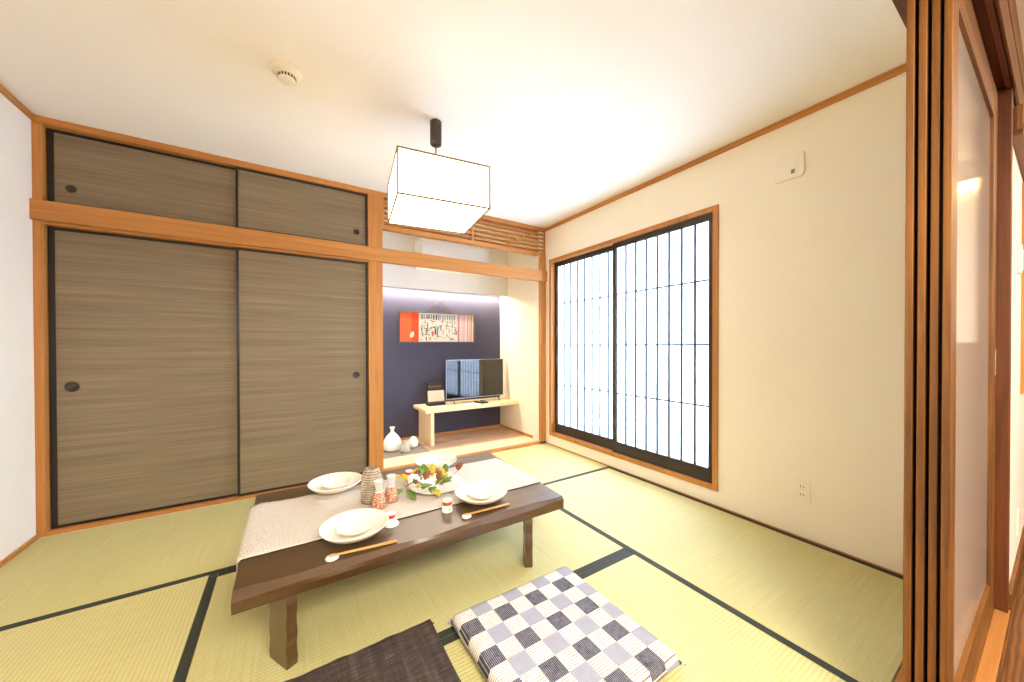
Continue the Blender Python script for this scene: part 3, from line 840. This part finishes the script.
# chopsticks and rests
def setting(x, y, x2, y2, lab_rest, lab_stick):
    t = root('chopstick_rest', (x, y, TZ + .0004), lab_rest, 'chopstick rest', 'white pebble chopstick rests')
    MB().lathe([(0, 0), (.014, 0), (.0195, .004), (.0205, .008), (.017, .013), (.010, .0145), (0, .0125)], 28, Matrix.Scale(1.15, 4, (1, 0, 0))).build('pebble', M['white_ceramic'], t)
    d = Vector((x2 - x, y2 - y, 0)); ln = d.length; d.normalize(); n = Vector((-d.y, d.x, 0))
    for s in (-1, 1):
        a_ = Vector((x, y, TZ + .0165)) - d * .012 + n * .0035 * s
        b_ = Vector((x2, y2, TZ + .0045)) + n * .0045 * s
        t = root('chopstick', a_, lab_stick, 'chopstick', lab_stick + ' pair')
        MB().tube([(0, 0, 0), (b_ - a_) * .33, b_ - a_], .0019, 8, .0038).build('stick', M['bamboo'], t)
setting(.135, 1.455, .368, 1.447, 'white pebble chopstick rest in front of the front left plate', 'bamboo chopstick on the rest before the front left plate')
setting(.690, 1.477, .924, 1.486, 'white pebble chopstick rest in front of the front right plate', 'bamboo chopstick on the rest before the front right plate')

# leafy sprig on the serving plate
sx, sy, sz = .66, 1.93, RT
t = root('leafy_sprig', (sx, sy, sz), 'sprig of green and yellow leaves with berries on the serving plate', 'sprig')
P0 = [Vector(p) for p in ((-.145, -.085, .052), (-.09, -.05, .062), (-.02, -.01, .058), (.05, .02, .056), (.11, .04, .056), (.16, .05, .06), (.205, .035, .07), (.20, .0, .058), (.15, -.03, .046), (.09, -.05, .040))]
MB().tube(P0, .0024, 7, .0012).build('stem', M['stem'], t)
rl = random.Random(11)
def leaf(c, yaw, pitch, ln, wd, m, roll=0):
    g = MB().use(m); n = 7
    mt = Matrix.Translation(c) @ Matrix.Rotation(yaw, 4, 'Z') @ Matrix.Rotation(-pitch, 4, 'Y') @ Matrix.Rotation(roll, 4, 'X')
    top = []
    for q in range(n + 1):
        s = q / n; hw = wd * math.sin(PI * min(1, s * .96 + .02)) ** .8 * (1 - .25 * s)
        zc = .14 * ln * s * (1 - s)
        top.append([g.bm.verts.new(mt @ Vector((ln * s, k * hw, zc + abs(k) * hw * .28))) for k in (-1, 0, 1)])
    for a_, b_ in zip(top, top[1:]):
        g.face([a_[0], b_[0], b_[1], a_[1]], True); g.face([a_[1], b_[1], b_[2], a_[2]], True)
    o = g.build('leaf', None, t)
    k = o.modifiers.new('thick', 'SOLIDIFY'); k.thickness = .0008
    return o
G, Y, Bn = M['leaf_green'], M['leaf_yellow'], M['leaf_brown']
LP = [((.539, 1.988, .350), 2.5, .2, .075, .022, Y), ((.550, 1.927, .350), 1.9, .5, .065, .021, Y), ((.504, 1.880, .338), -2.2, -.1, .070, .023, G), ((.522, 1.845, .338), -1.3, -.32, .085, .022, G),
      ((.635, 1.895, .352), .9, .5, .075, .022, Bn), ((.664, 2.000, .350), 1.3, .7, .065, .024, G), ((.693, 1.940, .348), 1.2, 1.0, .075, .023, Y), ((.725, 1.920, .350), .4, .5, .065, .022, Bn),
      ((.771, 1.936, .350), 1.2, .8, .060, .021, G), ((.640, 1.830, .352), -2.4, .0, .080, .032, G), ((.660, 1.850, .350), -1.2, .25, .075, .026, Y), ((.634, 1.775, .342), -1.3, -.25, .070, .024, Y),
      ((.560, 1.900, .352), -.2, .4, .060, .020, G), ((.585, 1.960, .352), .6, .7, .065, .022, Y), ((.650, 1.930, .352), 2.2, .8, .065, .022, G), ((.660, 1.800, .350), -.2, .6, .070, .028, G),
      ((.615, 1.815, .350), -2.7, .2, .065, .026, Y), ((.710, 1.830, .348), -.9, .15, .060, .024, G), ((.740, 1.900, .350), 1.6, .9, .055, .020, Y), ((.595, 1.930, .350), 1.1, .9, .055, .020, Bn),
      ((.690, 1.800, .345), .1, .35, .080, .027, G), ((.680, 1.815, .345), -.5, .2, .065, .026, Y), ((.855, 1.950, .348), .8, .6, .060, .026, Bn), ((.600, 1.900, .350), 2.0, .6, .060, .020, G),
      ((.610, 1.850, .345), 2.8, .3, .065, .022, G), ((.700, 1.870, .345), .9, .6, .065, .021, Bn), ((.645, 1.800, .345), -2.0, -.1, .065, .024, G), ((.720, 1.850, .342), .5, .6, .055, .020, Y)]
LEAVES = [((c[0] - sx, c[1] - sy, c[2] - sz), yw, pt, ln, wd, m) for c, yw, pt, ln, wd, m in LP]
for c, yw, pt, ln, wd, m in LEAVES: leaf(Vector(c), yw, pt, ln, wd, m)
for q in range(20):
    s = P0[rl.randrange(1, 6)] + Vector((rl.uniform(-.03, .03), rl.uniform(-.04, .03), rl.uniform(-.004, .018)))
    r = rl.uniform(.004, .0065)
    MB().lathe([(0, -r), (r * .7, -r * .7), (r, 0), (r * .7, r * .7), (0, r)], 12, Matrix.Translation(s)).build('berry', M['berry'], t)
# white blossom with dark centres
fl = MB()
fc = Vector((.573 - sx, 1.902 - sy, .062))
for q in range(7):
    a_ = 2 * PI * q / 7
    fl.lathe([(0, -.013), (.013, -.008), (.018, 0), (.013, .008), (0, .012)], 12, Matrix.Translation(fc + Vector((.019 * math.cos(a_), .012 * math.sin(a_) - .004, .017 * math.sin(a_)))))
blo = fl.build('blossom', M['petal'], t); lab(blo, 'white blossom')
mb = MB()
for dx, dz in ((-.008, .004), (.008, .001), (.001, -.010)):
    mb.lathe([(0, -.004), (.004, 0), (0, .004)], 10, Matrix.Translation(fc + Vector((dx * 1.2, -.033, dz * 1.2))))
mb.build('blossom_centre', M['ink'], blo)

# ================================================================== CUSHIONS
def cushion(name, x, y, s, hgt, mat, label, seed, ruffle, rz=0):
    n = 44; rr = random.Random(seed); vs_t, vs_b = [], []
    mb = MB(); ph = [rr.uniform(0, 6) for _ in range(6)]
    def shape(i, j):
        u = -1 + 2 * i / n; v = -1 + 2 * j / n
        eu, ev = 1 - abs(u) ** 20, 1 - abs(v) ** 20
        t_ = max(0, eu * ev) ** .16 * (1 - .06 * (u * u + v * v) / 2)
        pin = .018 * (u * u * v * v) - .004 * (1 - u * u) * abs(v) ** 6 - .004 * (1 - v * v) * abs(u) ** 6
        px = u * s / 2 * (1 + pin); py = v * s / 2 * (1 + pin)
        rf = ruffle * (math.sin(u * 11 + ph[0] + v * 2) * .5 + math.sin(u * 23 + ph[1] - v * 3) * .3 + math.sin(v * 5 + ph[2]) * .4) * (.3 + .7 * max(abs(u), abs(v)))
        return px, py, t_, rf
    for i in range(n + 1):
        ct, cb = [], []
        for j in range(n + 1):
            px, py, t_, rf = shape(i, j)
            edge = i in (0, n) or j in (0, n)
            zt = .022 + (hgt - .022) * t_ + rf * t_
            zb = .022 - .021 * t_
            vt = mb.bm.verts.new((px, py, zt)); ct.append(vt)
            cb.append(vt if edge else mb.bm.verts.new((px, py, zb)))
        vs_t.append(ct); vs_b.append(cb)
    for i in range(n):
        for j in range(n):
            mb.face([vs_t[i][j], vs_t[i + 1][j], vs_t[i + 1][j + 1], vs_t[i][j + 1]], True)
            mb.face([vs_b[i][j], vs_b[i][j + 1], vs_b[i + 1][j + 1], vs_b[i + 1][j]], True)
    t = root(name, (x, y, .0005), label, 'floor cushion', None, rz)
    mb.build('cover', mat, t)
    # corner tufts
    for a_, b_ in ((-1, -1), (1, -1), (1, 1), (-1, 1)):
        c = Vector((a_ * s / 2 * 1.008, b_ * s / 2 * 1.008, .021))
        MB().tube([c, c + Vector((a_ * .005, b_ * .005, -.002)), c + Vector((a_ * .009, b_ * .008, -.006))], .0042, 7, .002).build('corner_tuft', mat, t)
    return t
cushion('floor_cushion', .820, .985, .582, .057, M['check'], 'checked white, grey and mauve floor cushion on the tatami before the table', 2, .001)
cushion('floor_cushion', .172, 1.014, .578, .057, M['brown_cloth'], 'dark brown crinkled floor cushion at the bottom edge of the photo', 4, .004)

# ================================================================== CORRIDOR LAMPS (out of the photo, reflected in the door pane)
t = root('corridor_cove_lamp', (4.14, -1.3, 2.22), 'warm lamp bar along the corridor end wall', 'lamp')
MB().box(0, .055, -1.2, 1.40, .06, .075).build('shelf', W['doory'], t)
MB().box(.01, .05, -1.19, 1.39, 0, .058).build('tube', M['lamp_cove'], t)

# ================================================================== LIGHTS
def area(name, loc, rot, sx_, sy_, power, col, spread=None):
    l = bpy.data.lights.new(name, 'AREA'); l.shape = 'RECTANGLE'; l.size = sx_; l.size_y = sy_; l.energy = power; l.color = col
    if spread: l.spread = spread
    o = bpy.data.objects.new(name, l); C.objects.link(o); o.location = loc; o.rotation_euler = rot
    return o
area('daylight_outside_window', (R + .62, (FY0 + FY1) / 2, 1.15), (0, PI / 2, 0), 2.2, 2.1, 375, (.78, .93, 1.13))
area('corridor_fill_light', (.3, -1.3, H - .02), (0, 0, 0), 1.6, 1.2, 165, (1, .965, .84))  # added fill from behind the camera, no fixture modelled
area('corridor_fill_light', (3.2, -1.2, H - .02), (0, 0, 0), 1.0, 1.0, 22, (.98, .96, .95))  # added fill to brighten the corridor and door pane, no fixture
area('strip_lamp', (1.54, 3.995, 1.752), (0, 0, 0), 1.64, .02, 27, (1, .86, .66))
wd = bpy.data.worlds.new('world'); sc.world = wd; wd.use_nodes = True
wd.node_tree.nodes['Background'].inputs[0].default_value = (.8, .9, 1, 1)
wd.node_tree.nodes['Background'].inputs[1].default_value = 1.0

# ================================================================== CAMERA
F_PX, YAW, PITCH, ROLL = 353.16, .5661, -.0074, -.0018
Fv = Vector((math.sin(YAW) * math.cos(PITCH), math.cos(YAW) * math.cos(PITCH), math.sin(PITCH)))
Rv = Vector((math.cos(YAW), -math.sin(YAW), 0)); Uv = Rv.cross(Fv)
c, s = math.cos(ROLL), math.sin(ROLL)
R2 = c * Rv + s * Uv; U2 = -s * Rv + c * Uv
cam = bpy.data.cameras.new('camera'); co = bpy.data.objects.new('camera', cam); C.objects.link(co)
co.matrix_world = Matrix(((R2.x, U2.x, -Fv.x, 0), (R2.y, U2.y, -Fv.y, 0), (R2.z, U2.z, -Fv.z, CAM), (0, 0, 0, 1)))
cam.sensor_width = 36; cam.lens = F_PX / 1024 * 36; cam.shift_y = 7.5 / 1024; cam.clip_start = .02
sc.camera = co
sc.view_settings.view_transform = 'Standard'; sc.view_settings.look = 'None'
sc.view_settings.gamma = 1; sc.view_settings.use_curve_mapping = False
sc.view_settings.exposure = 0.21
sc.cycles.max_bounces = 12; sc.cycles.diffuse_bounces = 8
